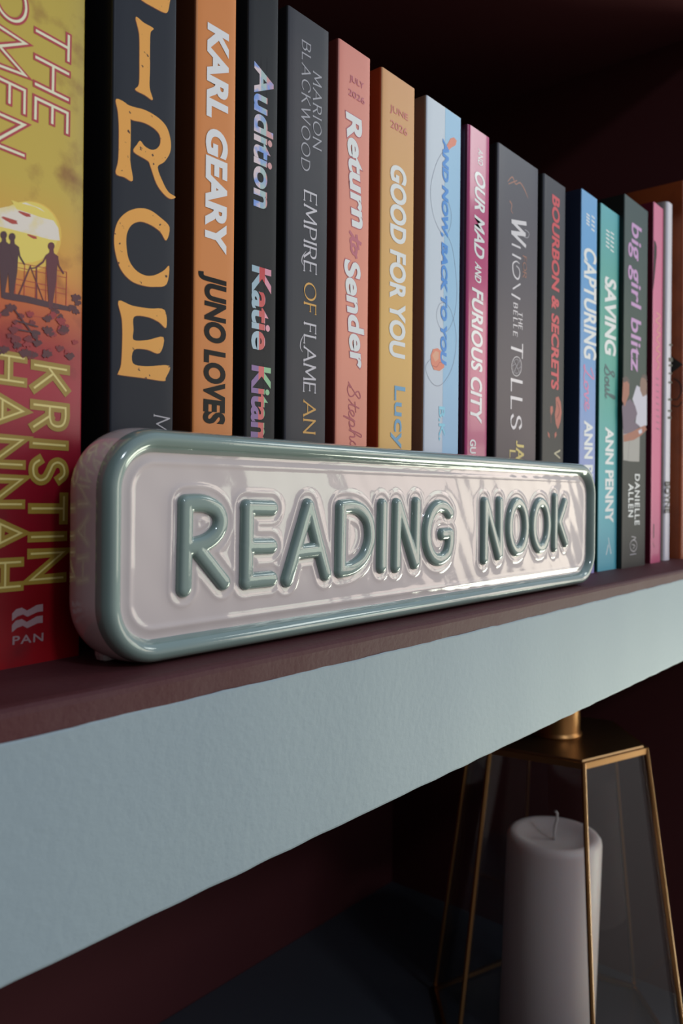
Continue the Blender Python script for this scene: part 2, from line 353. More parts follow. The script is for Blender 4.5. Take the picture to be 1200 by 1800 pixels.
def font_text(book, name, txt, P0, P1, cap, m, bold=0.0, slant=0.0, upright=False, grow=0.0, layers=None, spacing=1.0):
    """lettering set in the built-in sans face; layers adds an outline below"""
    fr = book['frame']; p0, a, u, L, h = axes(fr, P0, P1, cap, upright)
    bm = bmesh.new(); mats = []; ext = None
    for li, (mm_, b_) in enumerate(layers or [(m, bold)]):
        cu = bpy.data.curves.new('t', 'FONT'); cu.body = txt; cu.size = 1.0; cu.offset = b_; cu.space_character = spacing; cu.resolution_u = 5
        ob = bpy.data.objects.new('t', cu); col.objects.link(ob); dg = bpy.context.evaluated_depsgraph_get()
        me = bpy.data.meshes.new_from_object(ob.evaluated_get(dg)); bpy.data.objects.remove(ob); bpy.data.curves.remove(cu)
        co = np.array([v.co[:2] for v in me.vertices])
        if ext is None: ext = (co[:, 0].min(), co[:, 0].max(), -b_, 0.728 + b_)
        x0, x1, y0, y1 = ext; y = eps() - 0.03 * (li + 1)
        s = (co[:, 0] - x0) / (x1 - x0) * L; t = (co[:, 1] - y0) / (y1 - y0) * h
        nf = s + slant * t
        prog = grow * (s / L) if grow else 0
        t = t * (1 + prog)
        par = list(range(len(co)))                      # glyphs that touch get their own hair's breadth of height
        def root_of(i):
            while par[i] != i: par[i] = par[par[i]]; i = par[i]
            return i
        for p in me.polygons:
            for i in p.vertices[1:]: par[root_of(i)] = root_of(p.vertices[0])
        order = {k: n_ for n_, k in enumerate(sorted({root_of(i) for i in range(len(co))}, key=lambda k: co[k, 0]))}
        vs = [bm.verts.new((p0[0] + a[0] * nf[i] + u[0] * t[i], y - 0.003 * (order[root_of(i)] % 5), p0[1] + a[1] * nf[i] + u[1] * t[i])) for i in range(len(co))]
        for p in me.polygons:
            try: f = bm.faces.new([vs[i] for i in p.vertices]); f.material_index = li
            except ValueError: pass
        mats.append(mm_); bpy.data.meshes.remove(me)
    return link(name, bm, mats, book['root'])
class Print:
    """printed artwork on a spine: filled outlines and strokes given in photo pixels and laid on the spine plane"""
    def __init__(s, book): s.b = book; s.bm = bmesh.new(); s.mats = []; s.k = 0
    def mi(s, m):
        if m not in s.mats: s.mats.append(m)
        return s.mats.index(m)
    def poly(s, pts, m):
        s.k += 1; y = -0.03 - 0.002 * s.k
        vs = [s.bm.verts.new((p[0], y, p[1])) for p in (s.b['frame'].loc(*q) for q in pts)]
        f = s.bm.faces.new(vs); f.material_index = s.mi(m); f.normal_update(); return s
    def stroke(s, pts, w, m, smooth=False, cap=True):
        s.k += 1; q = [s.b['frame'].loc(*p) for p in (catmull(pts, 6) if smooth else pts)]
        if isinstance(w, (list, tuple)):
            w = list(np.interp(np.linspace(0, 1, len(q)), np.linspace(0, 1, len(w)), w))
        else: w = [w] * len(q)
        ribbon(s.bm, q, w, -0.03 - 0.002 * s.k, s.mi(m), cap); return s
    def done(s, name): 
        s.bm.normal_update(); bmesh.ops.triangulate(s.bm, faces=[f for f in s.bm.faces if len(f.verts) > 4], ngon_method='EAR_CLIP'); return link(name, s.bm, s.mats, s.b['root'])

# ================================================================== books
paper = mat('book_paper', (0.62, 0.56, 0.47), rough=0.8, bump=(900, 0.3, 0.2))
def book(label, x0, x1, xref, Y, ytop=None, H=None, spine=None, left=None, front=None, rad=0.9, ang=0.0, depth=126, width=None, bulge=0.0, X=None):
    o = at(x0, xref, Y=Y)
    if X is not None: o.x = X
    w = width if width else at(x1, xref, Y=Y).x - o.x
    h = H if H else at(x0, ytop, Y=Y).z
    root = thing('paperback_book', label, 'book', (o.x, Y, 0), ang, 'paperback books standing along the shelf')
    b = dict(root=root, frame=Frame(o.x, Y, ang), w=w, h=h)
    # cover: one folded card (back cover, spine, front cover) with rounded spine corners
    T = 0.45
    def prof(off, r):
        pts = [(off, depth)]
        for k in range(7):
            t = math.pi * (1 - k / 6 * 0.5); pts.append((off + r + r * math.cos(t), off + r - r * math.sin(t)))
        for k in range(1, 6):
            s = k / 6; pts.append((off + r + (w - 2 * off - 2 * r) * s, off - bulge * math.sin(math.pi * s)))
        for k in range(7):
            t = math.pi * (0.5 - k / 6 * 0.5); pts.append((w - off - r + r * math.cos(t), off + r - r * math.sin(t)))
        pts.append((w - off, depth)); return pts
    outer, inner = prof(0, rad), prof(T, max(0.15, rad - T)); n = len(outer); bm = bmesh.new()
    V = {}
    for z in (0, 1):
        hz = h if z else 0.0
        V['o', z] = [bm.verts.new((x, y, hz)) for x, y in outer]; V['i', z] = [bm.verts.new((x, y, hz)) for x, y in inner]
    for i in range(n - 1):
        mi = 0 if i < 4 else 1 if i < n - 5 else 2
        f = bm.faces.new((V['o', 0][i], V['o', 0][i + 1], V['o', 1][i + 1], V['o', 1][i])); f.material_index = mi; f.smooth = True
        f = bm.faces.new((V['i', 0][i + 1], V['i', 0][i], V['i', 1][i], V['i', 1][i + 1])); f.material_index = 3
        for z, q in ((1, (V['o', 1][i], V['o', 1][i + 1], V['i', 1][i + 1], V['i', 1][i])), (0, (V['o', 0][i + 1], V['o', 0][i], V['i', 0][i], V['i', 0][i + 1]))):
            f = bm.faces.new([bm.verts.new(v.co) for v in q]); f.material_index = mi
    for i in (0, n - 1):
        q = (V['o', 0][i], V['o', 1][i], V['i', 1][i], V['i', 0][i]); f = bm.faces.new(q if i == 0 else q[::-1]); f.material_index = 0 if i == 0 else 2
    link('cover', bm, [left or spine, spine, front or left or spine, paper], root)
    bm = bmesh.new(); add_box(bm, T + .08, w - T - .08, 1.6, depth - .6, 0.05, h - 0.25); link('page_block', bm, paper, root)
    return b

white_ink = mat('white_ink', P(232, 224, 224), rough=0.5)
grey_ink = mat('grey_ink', P(178, 172, 176), rough=0.5)
dark_ink = mat('dark_ink', (0.012, 0.012, 0.013), rough=0.45)
gloss_black = mat('glossy_black_foil', (0.006, 0.006, 0.007), rough=0.3, spec=0.15)

# ---- The Women
Wm = mat('women_spine_print', (1, 1, 1), rough=0.34, spec=0.35, mottle=(75, P(110, 22, 28), 0.56, 0.80), ramp=[(-2, P(150, 14, 24)), (14, P(120, 8, 18)), (45, P(135, 14, 34)), (64, P(165, 40, 58)), (74, P(160, 48, 48)), (84, P(195, 100, 52)), (92, P(208, 142, 62)), (100, P(205, 156, 68)), (112, P(192, 164, 72)), (190, P(176, 155, 62))])
Wb = mat('women_back_print', P(120, 15, 22), rough=0.4)
a_w = math.atan2(2.0, 22.7)
B1 = book('thick red and yellow paperback titled THE WOMEN with a sunset picture, leftmost on the shelf', 140, 140, 900, 33.2, H=193, spine=Wm, left=Wb, front=mat('women_front', P(40, 12, 12)), rad=0.7, width=38)
# set its spine from the right-hand edge
xr = at(141, 600, Y=33.0); B1['root'].location = Vector((xr.x - 38 * math.cos(a_w), 33.0 - 38 * math.sin(a_w), 0)) * MM; B1['root'].rotation_euler[2] = a_w
B1['frame'] = Frame(xr.x - 38 * math.cos(a_w), 33.0 - 38 * math.sin(a_w), a_w)
red_ink = mat('crimson_ink', P(168, 48, 58), rough=0.45); cream_ink = mat('cream_ink', P(235, 215, 185), rough=0.4)
gold_ink = mat('ochre_gold_ink', P(158, 128, 48), rough=0.42); gold_hi = mat('bright_gold_ink', P(225, 200, 125), rough=0.35)
# picture
sil = mat('silhouette_maroon', P(92, 30, 42), rough=0.45); sil2 = mat('silhouette_plum', P(70, 34, 44), rough=0.45); sil_red = mat('silhouette_red', P(168, 58, 46), rough=0.45)
sun = mat('sun_print', P(222, 208, 196), rough=0.45, mottle=(120, P(226, 196, 90), 0.48, 0.62)); halo = mat('sun_glow_print', P(218, 178, 74), rough=0.45); sun_low = mat('sun_low_print', P(226, 196, 92), rough=0.45)
pr = Print(B1)
pr.poly(ellipse(42, 425, 58, 62), halo).poly(ellipse(38, 418, 57, 54), sun_low).poly([(-15, 378), (10, 372), (36, 366), (62, 376), (82, 392), (94, 410), (97, 432), (78, 430), (55, 424), (30, 418), (5, 412), (-15, 408)], sun)
pr.poly([(10, 362), (26, 367), (54, 374), (80, 388), (86, 397), (64, 392), (40, 384), (20, 378)], sun_low)
def heli(x, y, s, m):
    pr.poly([(x - 12 * s, y - 3 * s), (x + 2 * s, y + 1 * s), (x + 10 * s, y + 3 * s), (x + 13 * s, y + 8 * s), (x + 4 * s, y + 8 * s), (x - 4 * s, y + 4 * s), (x - 12 * s, y - 1 * s)], m)
    pr.stroke([(x - 10 * s, y - 3 * s), (x + 12 * s, y + 3.5 * s)], .12, m)
heli(34, 384, .9, sil_red); heli(8, 395, 1.15, sil_red); heli(48, 424, .7, sil_red)
def woman(x, y, s, m, face):
    pr.poly(ellipse(x, y, 6 * s, 7 * s, 0, 360, 14), m)
    pr.poly([(x - 3 * s, y + 5 * s), (x + 4 * s, y + 5 * s), (x + 5 * s, y + 12 * s), (x + 13 * s, y + 18 * s), (x + 11 * s, y + 38 * s), (x + 10 * s, y + 62 * s), (x + 5 * s, y + 96 * s), (x + 4 * s, y + 112 * s), (x - 2 * s, y + 110 * s), (x - 6 * s, y + 60 * s), (x - 8 * s, y + 40 * s), (x - 9 * s, y + 16 * s), (x - 3 * s, y + 11 * s)], m)
    pr.stroke([(x - 8 * s, y + 17 * s), (x - 14 * s * face, y + 28 * s), (x - 24 * s * face, y + 36 * s)], .42 * s, m); pr.stroke([(x + 11 * s, y + 19 * s), (x + 14 * s, y + 34 * s), (x + 22 * s, y + 47 * s)], .42 * s, m)
for (xa, ya, xb, yb) in ((0, 468, 110, 487), (0, 476, 110, 497), (20, 500, 108, 517), (20, 510, 108, 526), (26, 537, 110, 550), (26, 561, 70, 568)): pr.stroke([(xa, ya), (xb, yb)], .16, sil_red)
for x, ya, yb in ((36, 475, 535), (56, 478, 538), (74, 482, 542), (92, 486, 546), (110, 487, 550), (20, 470, 530), (2, 470, 530)): pr.stroke([(x, ya), (x, yb)], .2, sil_red)
pr.stroke([(46, 478), (26, 530)], .34, sil); pr.stroke([(46, 478), (70, 538)], .26, sil); pr.stroke([(46, 482), (57, 480), (58, 535)], .3, sil)
pr.poly([(0, 524), (40, 530), (80, 540), (118, 548), (118, 556), (78, 550), (40, 542), (0, 536)], sil2)
woman(82, 442, 1.0, sil, 1.0); woman(13, 427, 1.0, sil2, .3); woman(-2, 424, 1.0, sil2, .3)
rng = np.random.default_rng(5)
bush = [mat('bush_plum_print', P(84, 34, 42), rough=0.45), mat('bush_red_print', P(150, 40, 46), rough=0.45), mat('bush_dark_print', P(112, 30, 40), rough=0.45)]
spots = [(126, 532, 8), (130, 541, 6), (120, 550, 7), (128, 556, 6), (101, 566, 6), (103, 576, 5), (90, 558, 7), (92, 548, 6), (12, 552, 9), (4, 560, 8)]
spots += [(rng.uniform(-8, 126), rng.uniform(562, 636), rng.uniform(4, 9)) for _ in range(46)]
for n_, (x, y, r) in enumerate(spots):
    ph = rng.uniform(0, 6); q = [(min(136.5, x + r * (1 + .35 * math.sin(5 * k + ph)) * math.cos(k * 2 * math.pi / 16)), y + r * .8 * (1 + .35 * math.sin(3 * k + ph * 2)) * math.sin(k * 2 * math.pi / 16)) for k in range(16)]
    pr.poly(q, bush[0] if n_ < 10 else bush[int(rng.integers(0, 3))])
for x0_, y0_, x1_, y1_ in ((20, 556, 62, 610), (22, 574, 60, 584), (28, 590, 64, 596)): pr.stroke([(x0_, y0_), (x1_, y1_)], .35, sil2)
pr.done('sunset_picture')
lw = [(red_ink, .20), (cream_ink, .075)]; lg = [(gold_ink, .29), (gold_hi, .06)]
line_text(B1, 'title_lettering', 'THE', (50, 42), (50, 218), 56, lw, gap=.34)
line_text(B1, 'title_lettering', 'WOMEN', (-26, -150), (-26, 262), 56, lw, gap=.26)
line_text(B1, 'author_lettering', 'KRISTIN', (57, 651), (57, 1029), 55, lg, gap=.44)
line_text(B1, 'author_lettering', 'HANNAH', (-18, 632), (-18, 1046), 55, lg, gap=.40)
logo_ink = mat('logo_grey_ink', P(150, 120, 122), rough=0.45)
pr = Print(B1)
def wave(y):
    return [(25, y + 11), (32, y + 3), (42, y), (51, y + 5), (58, y + 1), (68, y - 5), (79, y - 7), (79, y + 6), (70, y + 7), (60, y + 12), (52, y + 16), (44, y + 12), (34, y + 16), (25, y + 24)]
pr.poly(wave(1078), logo_ink).poly(wave(1098), logo_ink); pr.done('publisher_mark')
font_text(B1, 'publisher_lettering', 'PAN', (26, 1144), (80, 1136), 16, logo_ink, bold=.015, upright=True, spacing=1.15)

# ---- Circe
navy = mat('charcoal_navy_cover', P(40, 42, 50), rough=0.42, spec=0.2, bump=(120, .05, .3))
B2 = book('black paperback with huge orange capitals spelling CIRCE down its spine', 187, 300, 400, 29.5, H=192, spine=navy, left=dark_ink, front=dark_ink, rad=0.8)
org = mat('orange_foil', (0.90, 0.40, 0.065), rough=0.36, mottle=(520, P(70, 35, 20), 0.64, 0.67)); org_edge = mat('orange_edge_ink', P(120, 60, 30), rough=0.5)
def C1(x, y): return (x / 3, y / 3)
pr = Print(B2)
glyphs = [
 [[(672, -20), (700, 20), (760, 55), (815, 82), (838, 80), (848, 30), (855, -20), (820, -20), (800, -5), (770, -10), (740, -20)]],
 [[(670, 110), (715, 140), (765, 168), (750, 190), (748, 260), (750, 380), (750, 480), (768, 545), (725, 520), (674, 492), (694, 460), (694, 330), (690, 200)]],
 [[(575, 543), (640, 578), (652, 650), (655, 760), (655, 870), (670, 972), (625, 955), (580, 935), (592, 860), (592, 700), (585, 610)],
  [(600, 560), (660, 582), (730, 600), (800, 640), (845, 690), (866, 760), (864, 820), (835, 870), (800, 900), (830, 980), (860, 1030), (897, 1055), (870, 1065), (835, 1040), (795, 985), (760, 890), (745, 865), (672, 820), (690, 780), (706, 762), (730, 790), (765, 808), (795, 800), (812, 770), (805, 725), (770, 690), (720, 665), (655, 650), (640, 610)]],
 [[(868, 1215), (852, 1285), (820, 1240), (770, 1205), (715, 1188), (670, 1205), (645, 1250), (642, 1310), (655, 1385), (690, 1440), (740, 1470), (790, 1470), (840, 1445), (870, 1420), (858, 1515), (800, 1530), (735, 1525), (670, 1500), (615, 1440), (585, 1350), (578, 1265), (595, 1190), (640, 1140), (700, 1118), (760, 1125), (820, 1165)]],
 [[(606, 1608), (680, 1632), (770, 1645), (850, 1652), (860, 1745), (820, 1715), (760, 1690), (690, 1690), (688, 1760), (690, 1812), (760, 1812), (846, 1795), (828, 1880), (760, 1862), (692, 1865), (688, 1935), (760, 1950), (880, 1945), (862, 2010), (850, 2026), (740, 2012), (620, 1998), (612, 1985), (626, 1940), (630, 1800), (625, 1700)]],
]
for gl in glyphs:
    for pl in gl:
        cx = sum(p[0] for p in pl) / len(pl); cy_ = sum(p[1] for p in pl) / len(pl)
        pr.poly(catmull([C1(p[0] - 3, p[1] + 3) for p in pl], 4, True), org_edge)
    for pl in gl: pr.poly(catmull([C1(*p) for p in pl], 4, True), org)
pr.done('title_lettering')
line_text(B2, 'author_lettering', 'M', (268, 736), (268, 765), 27, [(grey_ink, .075)], contrast=.45, serif=.07)

# ---- Juno Loves
Ok = mat('juno_orange_cover', P(205, 125, 60), rough=0.40, spec=.4)
B3 = book('orange paperback with white KARL GEARY above black JUNO LOVES lettering', 332, 405, 400, 29.3, H=192, spine=Ok, left=mat('juno_shaded_back', P(95, 48, 22), rough=.5), front=dark_ink, rad=0.9)  # side covers coloured dark to stand for shade in the gap
pearl = mat('pearl_ink', P(226, 218, 222), rough=0.3)
font_text(B3, 'author_lettering', 'KARL GEARY', (349.5, 43), (351.5, 441), 40, pearl, bold=.045)
font_text(B3, 'title_lettering', 'JUNO LOVES', (353, 482), (354.5, 748), 40, gloss_black, bold=.045)

# ---- Audition
blk = mat('soft_black_cover', P(31, 31, 35), rough=0.42, spec=.2)
B4 = book('thin black paperback titled Audition in sliced iridescent lettering', 425, 479, 400, 29.5, H=191, spine=blk, left=dark_ink, front=dark_ink, rad=0.9)
wA = B4['w']
def slice_mat(name, c0, c1, c2, mot):
    m = mat(name, (1, 1, 1), rough=.22, axis='X', ramp=[(wA * .16, c0), (wA * .40, c0), (wA * .41, c1), (wA * .58, c1), (wA * .59, c2), (wA * .86, c2)], mottle=mot)
    for n_ in m.node_tree.nodes:
        if n_.type == 'VALTORGB': n_.color_ramp.interpolation = 'CONSTANT'
    return m
font_text(B4, 'title_lettering', 'Audition', (433, 110), (436, 364), 36, slice_mat('sliced_pastel_foil', P(215, 195, 200), P(165, 185, 185), P(205, 150, 150), (160, P(120, 150, 215), .5, .62)), bold=.03)
font_text(B4, 'author_lettering', 'Katie', (435, 468), (437, 616), 36, slice_mat('sliced_pink_foil', P(150, 175, 190), P(190, 55, 60), P(215, 140, 160), None), bold=.03)
font_text(B4, 'author_lettering', 'Kitamura', (437.5, 644), (439, 872), 36, slice_mat('sliced_green_foil', P(112, 70, 140), P(195, 55, 65), P(120, 180, 130), None), bold=.03)
def slits(x0, y0, y1):
    pr = Print(B4)
    for xx in (x0, x0 + 10.5): pr.stroke([(xx, y0), (xx + 2, y1)], .26, blk)
    pr.done('lettering_cuts')
slits(445.5, 105, 375); slits(447, 465, 620); slits(448.5, 640, 775)

# ---- Empire of flame
slate = mat('slate_black_cover', P(54, 54, 61), rough=0.40, spec=.22, mottle=(14, P(64, 60, 66), .45, .6))
B5 = book('charcoal paperback titled EMPIRE OF FLAME AND in thin grey and gold capitals', 494, 568, 400, 29.4, ytop=12, spine=slate, left=dark_ink, front=dark_ink, rad=1.0)
silver = mat('silver_ink', P(190, 184, 192), rough=.35); amber = mat('amber_ink', P(205, 150, 62), rough=.4)
sil_soft = mat('soft_silver_ink', P(158, 155, 164), rough=.4)
line_text(B5, 'author_lettering', 'MARION', (537, 127), (539, 259), 14, [(sil_soft, .12)], gap=.32, contrast=.5, serif=.09)
line_text(B5, 'author_lettering', 'BLACKWOOD', (516.5, 72), (519, 297), 14.5, [(sil_soft, .12)], gap=.30, contrast=.5, serif=.09)
line_text(B5, 'title_lettering', 'EMPIRE', (525, 336), (527, 477), 21, [(silver, .12)], gap=.24, contrast=.4, serif=.10)
line_text(B5, 'title_lettering', 'OF', (528, 497), (528.5, 549), 20, [(amber, .12)], gap=.24, contrast=.4, serif=.10)
line_text(B5, 'title_lettering', 'FLAME', (529, 569), (530, 689), 20, [(silver, .12)], gap=.22, contrast=.4, serif=.10)
line_text(B5, 'title_lettering', 'AN', (530.5, 706), (531, 761), 20, [(amber, .12)], gap=.24, contrast=.4, serif=.10)
pr = Print(B5)
pr.stroke([(530, 443), (524, 452), (523, 462), (528, 470)], [.1, .35, .3, .1], silver, True); pr.done('flourish_lettering'); pr = Print(B5); pr.stroke([(530, 588), (524, 600), (523, 612), (527, 620)], [.1, .35, .3, .1], silver, True)
pr.done('flourish_lettering')

# ---- Return to Sender
coral = mat('coral_cover', P(218, 138, 124), rough=0.42, spec=.4, ramp=[(0, P(226, 136, 112)), (110, P(224, 138, 116)), (190, P(208, 126, 112))])
B6 = book('coral pink paperback titled Return to Sender with JULY 2026 at its top', 583, 641, 400, 29.2, ytop=68, spine=coral, left=mat('coral_back', P(105, 40, 32), rough=.5), front=mat('coral_front', P(120, 45, 36), rough=.5), rad=1.0)
mauve = mat('mauve_ink', P(182, 92, 108), rough=.45)
font_text(B6, 'date_lettering', 'JULY', (601, 141), (626, 157), 11.5, mauve, bold=.008, upright=True)
font_text(B6, 'date_lettering', '2026', (599, 166), (628, 184), 12, mauve, bold=.008, upright=True)
outl = [(mauve, .055), (white_ink, .034)]
font_text(B6, 'title_lettering', 'Return', (594, 193), (609, 398), 31, None, slant=.12, layers=outl)
line_text(B6, 'title_lettering', 'to', (606, 408), (611, 450), 19, [(mauve, .2)], hand=True)
font_text(B6, 'title_lettering', 'Sender', (595.5, 452), (611, 646), 31, None, slant=.12, layers=outl)
line_text(B6, 'author_lettering', 'Stephanie'.replace('S', 's'), (607, 676), (617, 842), 19, [(mat('rose_ink', P(172, 72, 84), rough=.45), .075)], hand=True)

# ---- Good for You
mango = mat('mango_cover', P(212, 160, 90), rough=0.42, spec=.4, ramp=[(0, P(220, 172, 92)), (100, P(214, 168, 92)), (190, P(204, 146, 92))])
B7 = book('amber yellow paperback titled GOOD FOR YOU with JUNE 2026 at its top', 659.5, 719.5, 400, 29.0, ytop=117, spine=mango, left=mat('rust_back', P(165, 62, 22), rough=.5), front=mat('rust_front', P(150, 58, 22), rough=.5), rad=1.0)
rose = mat('dusty_rose_ink', P(200, 108, 100), rough=.45)
font_text(B7, 'date_lettering', 'JUNE', (673, 193), (705, 211), 12, rose, bold=.008, upright=True)
font_text(B7, 'date_lettering', '2026', (674.5, 222), (704, 238), 14, rose, bold=.008, upright=True)
font_text(B7, 'title_lettering', 'GOOD FOR YOU', (675.5, 283), (679, 624), 29.5, white_ink, bold=.036)
font_text(B7, 'author_lettering', 'Lucy', (689.5, 676), (690.5, 786), 20, mat('cornflower_ink', P(92, 152, 190), rough=.4), bold=.012)

# ---- And now, back to you
pale = mat('ice_grey_cover', P(192, 200, 212), rough=0.40, spec=.4)
B8 = book('pale grey and sky blue paperback titled AND NOW, BACK TO YOU', 738.5, 800, 400, 28.8, ytop=165, spine=pale, left=mat('putty_back', P(128, 104, 82), rough=.6), front=mat('sky_front', P(120, 165, 205), rough=.5), rad=1.0)
sky_ink = mat('sky_blue_print', P(142, 184, 216), rough=.4); royal = mat('royal_blue_ink', P(42, 128, 208), rough=.4); cord_ink = mat('cord_ink', P(110, 112, 135), rough=.4); peach_ink = mat('peach_ink', P(222, 128, 102), rough=.45); peach_dk = mat('peach_dark_ink', P(190, 90, 72), rough=.45)
w8, h8 = B8['w'], B8['h']
bm = bmesh.new(); xa = B8['frame'].loc(772, 400)[0]
f = bm.faces.new([bm.verts.new(p) for p in ((xa, -.03, .1), (w8 - .3, -.03, .1), (w8 - .3, -.03, h8 - .1), (xa, -.03, h8 - .1))]); link('sky_blue_band', bm, sky_ink, B8['root'])
pr = Print(B8); pr.k = 30
pr.stroke([(768, 262), (756, 285), (747, 325), (750, 365), (760, 395), (772, 410), (781, 400), (784, 375), (778, 350)], .13, cord_ink, True)
pr.stroke([(774, 405), (786, 430), (794, 480), (796, 520), (790, 560), (778, 580), (766, 570), (761, 550), (766, 532), (776, 530), (787, 545), (796, 585), (794, 625), (785, 655), (770, 674), (757, 672), (746, 655), (744, 640), (752, 628)], .13, cord_ink, True)
pr.poly([(768, 262), (774, 252), (780, 240), (786, 238), (791, 244), (789, 252), (782, 256), (776, 262)], peach_ink)
pr.poly([(752, 622), (756, 611), (764, 609), (770, 614), (770, 625), (776, 632), (776, 643), (768, 649), (758, 647), (753, 636)], peach_ink).poly([(755, 622), (760, 614), (766, 616), (766, 628), (760, 633)], mat('peach_light_ink', P(232, 160, 130), rough=.45)).stroke([(756, 640), (763, 642), (768, 634), (774, 636)], .3, peach_dk, True)
pr.done('cord_picture')
font_text(B8, 'title_lettering', 'AND NOW, BACK TO YOU', (766.5, 240), (769, 634), 11.5, royal, bold=.05, slant=.16)
font_text(B8, 'author_lettering', 'B.K.', (768, 711), (769, 771), 11, mat('aqua_foil', P(110, 195, 235), rough=.3), bold=.02)

# ---- Our mad and furious city
mag = mat('magenta_gloss_cover', P(178, 56, 108), rough=0.18, spec=.35, coat=.2)
B9 = book('glossy magenta paperback titled OUR MAD AND FURIOUS CITY in white capitals', 812.5, 853.5, 450, 28.6, ytop=214, spine=mag, left=mat('plum_back', P(60, 14, 34), rough=.3), front=mat('plum_front', P(60, 14, 34), rough=.3), rad=2.2)
w9 = mat('white_gloss_ink', P(232, 222, 226), rough=.2)
font_text(B9, 'title_lettering', 'AND', (829, 256), (829, 284), 9, w9, bold=.01)
font_text(B9, 'title_lettering', 'OUR MAD', (824, 292), (825, 443), 19, w9, bold=.026, slant=.15)
font_text(B9, 'title_lettering', 'AND', (827, 455), (827, 489), 12, w9, bold=.026, slant=.1)
font_text(B9, 'title_lettering', 'FURIOUS CITY', (822.5, 500), (823.5, 735), 21, w9, bold=.026, slant=.08)
font_text(B9, 'author_lettering', 'GU', (823.5, 768), (824, 793), 11, w9, bold=.03)

# ---- For whom the Belle tolls
tau = mat('mauve_grey_cover', P(92, 84, 92), rough=0.38, spec=.25, ramp=[(0, P(92, 76, 76)), (70, P(88, 76, 80)), (195, P(76, 75, 86))])
B10 = book('mauve-grey paperback titled FOR WHOM THE BELLE TOLLS in silver capitals', 866, 938.5, 500, 28.8, ytop=246, spine=tau, left=dark_ink, front=dark_ink, rad=1.4)
foil = mat('silver_foil', P(212, 206, 210), rough=.25); copper = mat('copper_ink', P(150, 96, 76), rough=.4); yel = mat('straw_ink', P(222, 196, 110), rough=.4)
line_text(B10, 'title_lettering', 'W', (891.5, 374), (891.5, 414), 23, [(foil, .15)], contrast=.4, serif=.06)
pr = Print(B10)
pr.stroke([(892, 424), (906, 430)], .9, foil).stroke([(893, 442), (907, 449)], .9, foil)
pr.stroke([(905, 458), (900, 454), (894, 458), (894, 470), (897, 480), (903, 485), (906, 478), (905, 468), (900, 462)], [.3, .8, .9, .7, .4], foil, True)
pr.stroke([(895, 502), (907, 494)], .8, foil).stroke([(893, 512), (907, 520)], .9, foil)
pr.done('title_lettering'); pr = Print(B10); pr.stroke([(914, 398), (921, 404), (919, 412), (912, 410), (908, 404)], .35, sil_soft, True); pr.done('swirl_ornament'); pr = Print(B10)
pr.stroke([(887, 349), (890, 355), (889, 364), (892, 370)], [.9, .6, .3], copper, True); pr.done('leaf_ornament'); pr = Print(B10); pr.stroke([(882, 314), (890, 306), (896, 318), (904, 316), (912, 328), (918, 342)], [.3, .8, .5, .9, .3], copper, True)
pr.stroke([(884, 318), (898, 312)], .5, copper)
pr.done('leaf_ornament'); pr = Print(B10); pr.stroke(ellipse(903.5, 638.5, 8.6, 17), .32, foil).stroke(ellipse(903.5, 638.5, 6.6, 12.5), .16, sil_soft)
for k in range(4):
    aa = math.radians(45 + 90 * k); pr.stroke([(903.5 + 8 * math.cos(aa), 638.5 + 16 * math.sin(aa)), (903.5, 638.5)], .22, sil_soft)
    a2 = math.radians(90 * k); pr.stroke([(903.5 + 8 * math.cos(a2), 638.5 + 16 * math.sin(a2)), (903.5 + 3 * math.cos(a2 + .9), 638.5 + 6 * math.sin(a2 + .9)), (903.5, 638.5)], .18, sil_soft)
pr.done('wheel_ornament')
line_text(B10, 'title_lettering', 'FOR', (911, 444), (911.5, 481), 6, [(copper, .16)], contrast=.5)
line_text(B10, 'title_lettering', 'THE', (905, 543), (905.5, 572), 6.5, [(foil, .15)], contrast=.5, gap=.4)
line_text(B10, 'title_lettering', 'BELLE', (896, 527), (896.5, 584), 7, [(foil, .15)], contrast=.5, gap=.45)
line_text(B10, 'title_lettering', 'T', (894, 594), (894, 618), 19, [(foil, .13)], contrast=.4, serif=.06)
line_text(B10, 'title_lettering', 'LLS', (894.5, 662), (895, 746), 18.5, [(foil, .15)], contrast=.35, serif=.06, gap=.3)
line_text(B10, 'author_lettering', 'JAYSEA', (905.5, 771), (906, 880), 12, [(yel, .2)], contrast=.5, serif=.06, gap=.26)
line_text(B10, 'author_lettering', 'LYNN', (894.5, 787), (895, 860), 9, [(yel, .2)], contrast=.5, serif=.06, gap=.26)

# ---- Bourbon & Secrets
gun = mat('gunmetal_cover', P(76, 74, 74), rough=0.42, spec=.2, ramp=[(0, P(66, 62, 58)), (120, P(60, 60, 60)), (195, P(62, 62, 72))])
B11 = book('dark grey paperback titled BOURBON & SECRETS in red capitals', 947.5, 987.5, 550, 31.0, ytop=299, spine=gun, left=dark_ink, front=dark_ink, rad=1.6)
blood = mat('red_foil', P(196, 46, 58), rough=.35); blush = mat('salmon_ink', P(172, 88, 72), rough=.45); ember = mat('dark_salmon_ink', P(120, 50, 44), rough=.45)
font_text(B11, 'title_lettering', 'BOURBON & SECRETS', (960.5, 334), (964.5, 676), 14, blood, bold=.035, slant=.05)
pr = Print(B11)
pr.poly([(973, 692), (978, 690), (982, 700), (984, 718), (982, 735), (978, 748), (974, 738), (972, 722), (974, 708)], blush).poly([(964, 708), (968, 707), (969, 716), (966, 724), (964, 718)], blush).stroke([(965, 724), (966, 736)], .5, ember)
pr.stroke([(976, 700), (980, 715), (976, 728)], .7, ember, True).poly([(960, 752), (963, 756), (964, 764), (961, 760)], blush).poly([(975, 752), (976, 758), (973, 764), (972, 756)], blush)
pr.done('couple_picture')
line_text(B11, 'author_lettering', 'V', (973, 784), (973, 797), 9, [(mat('pale_straw_ink', P(178, 168, 140), rough=.45), .16)], contrast=.5)

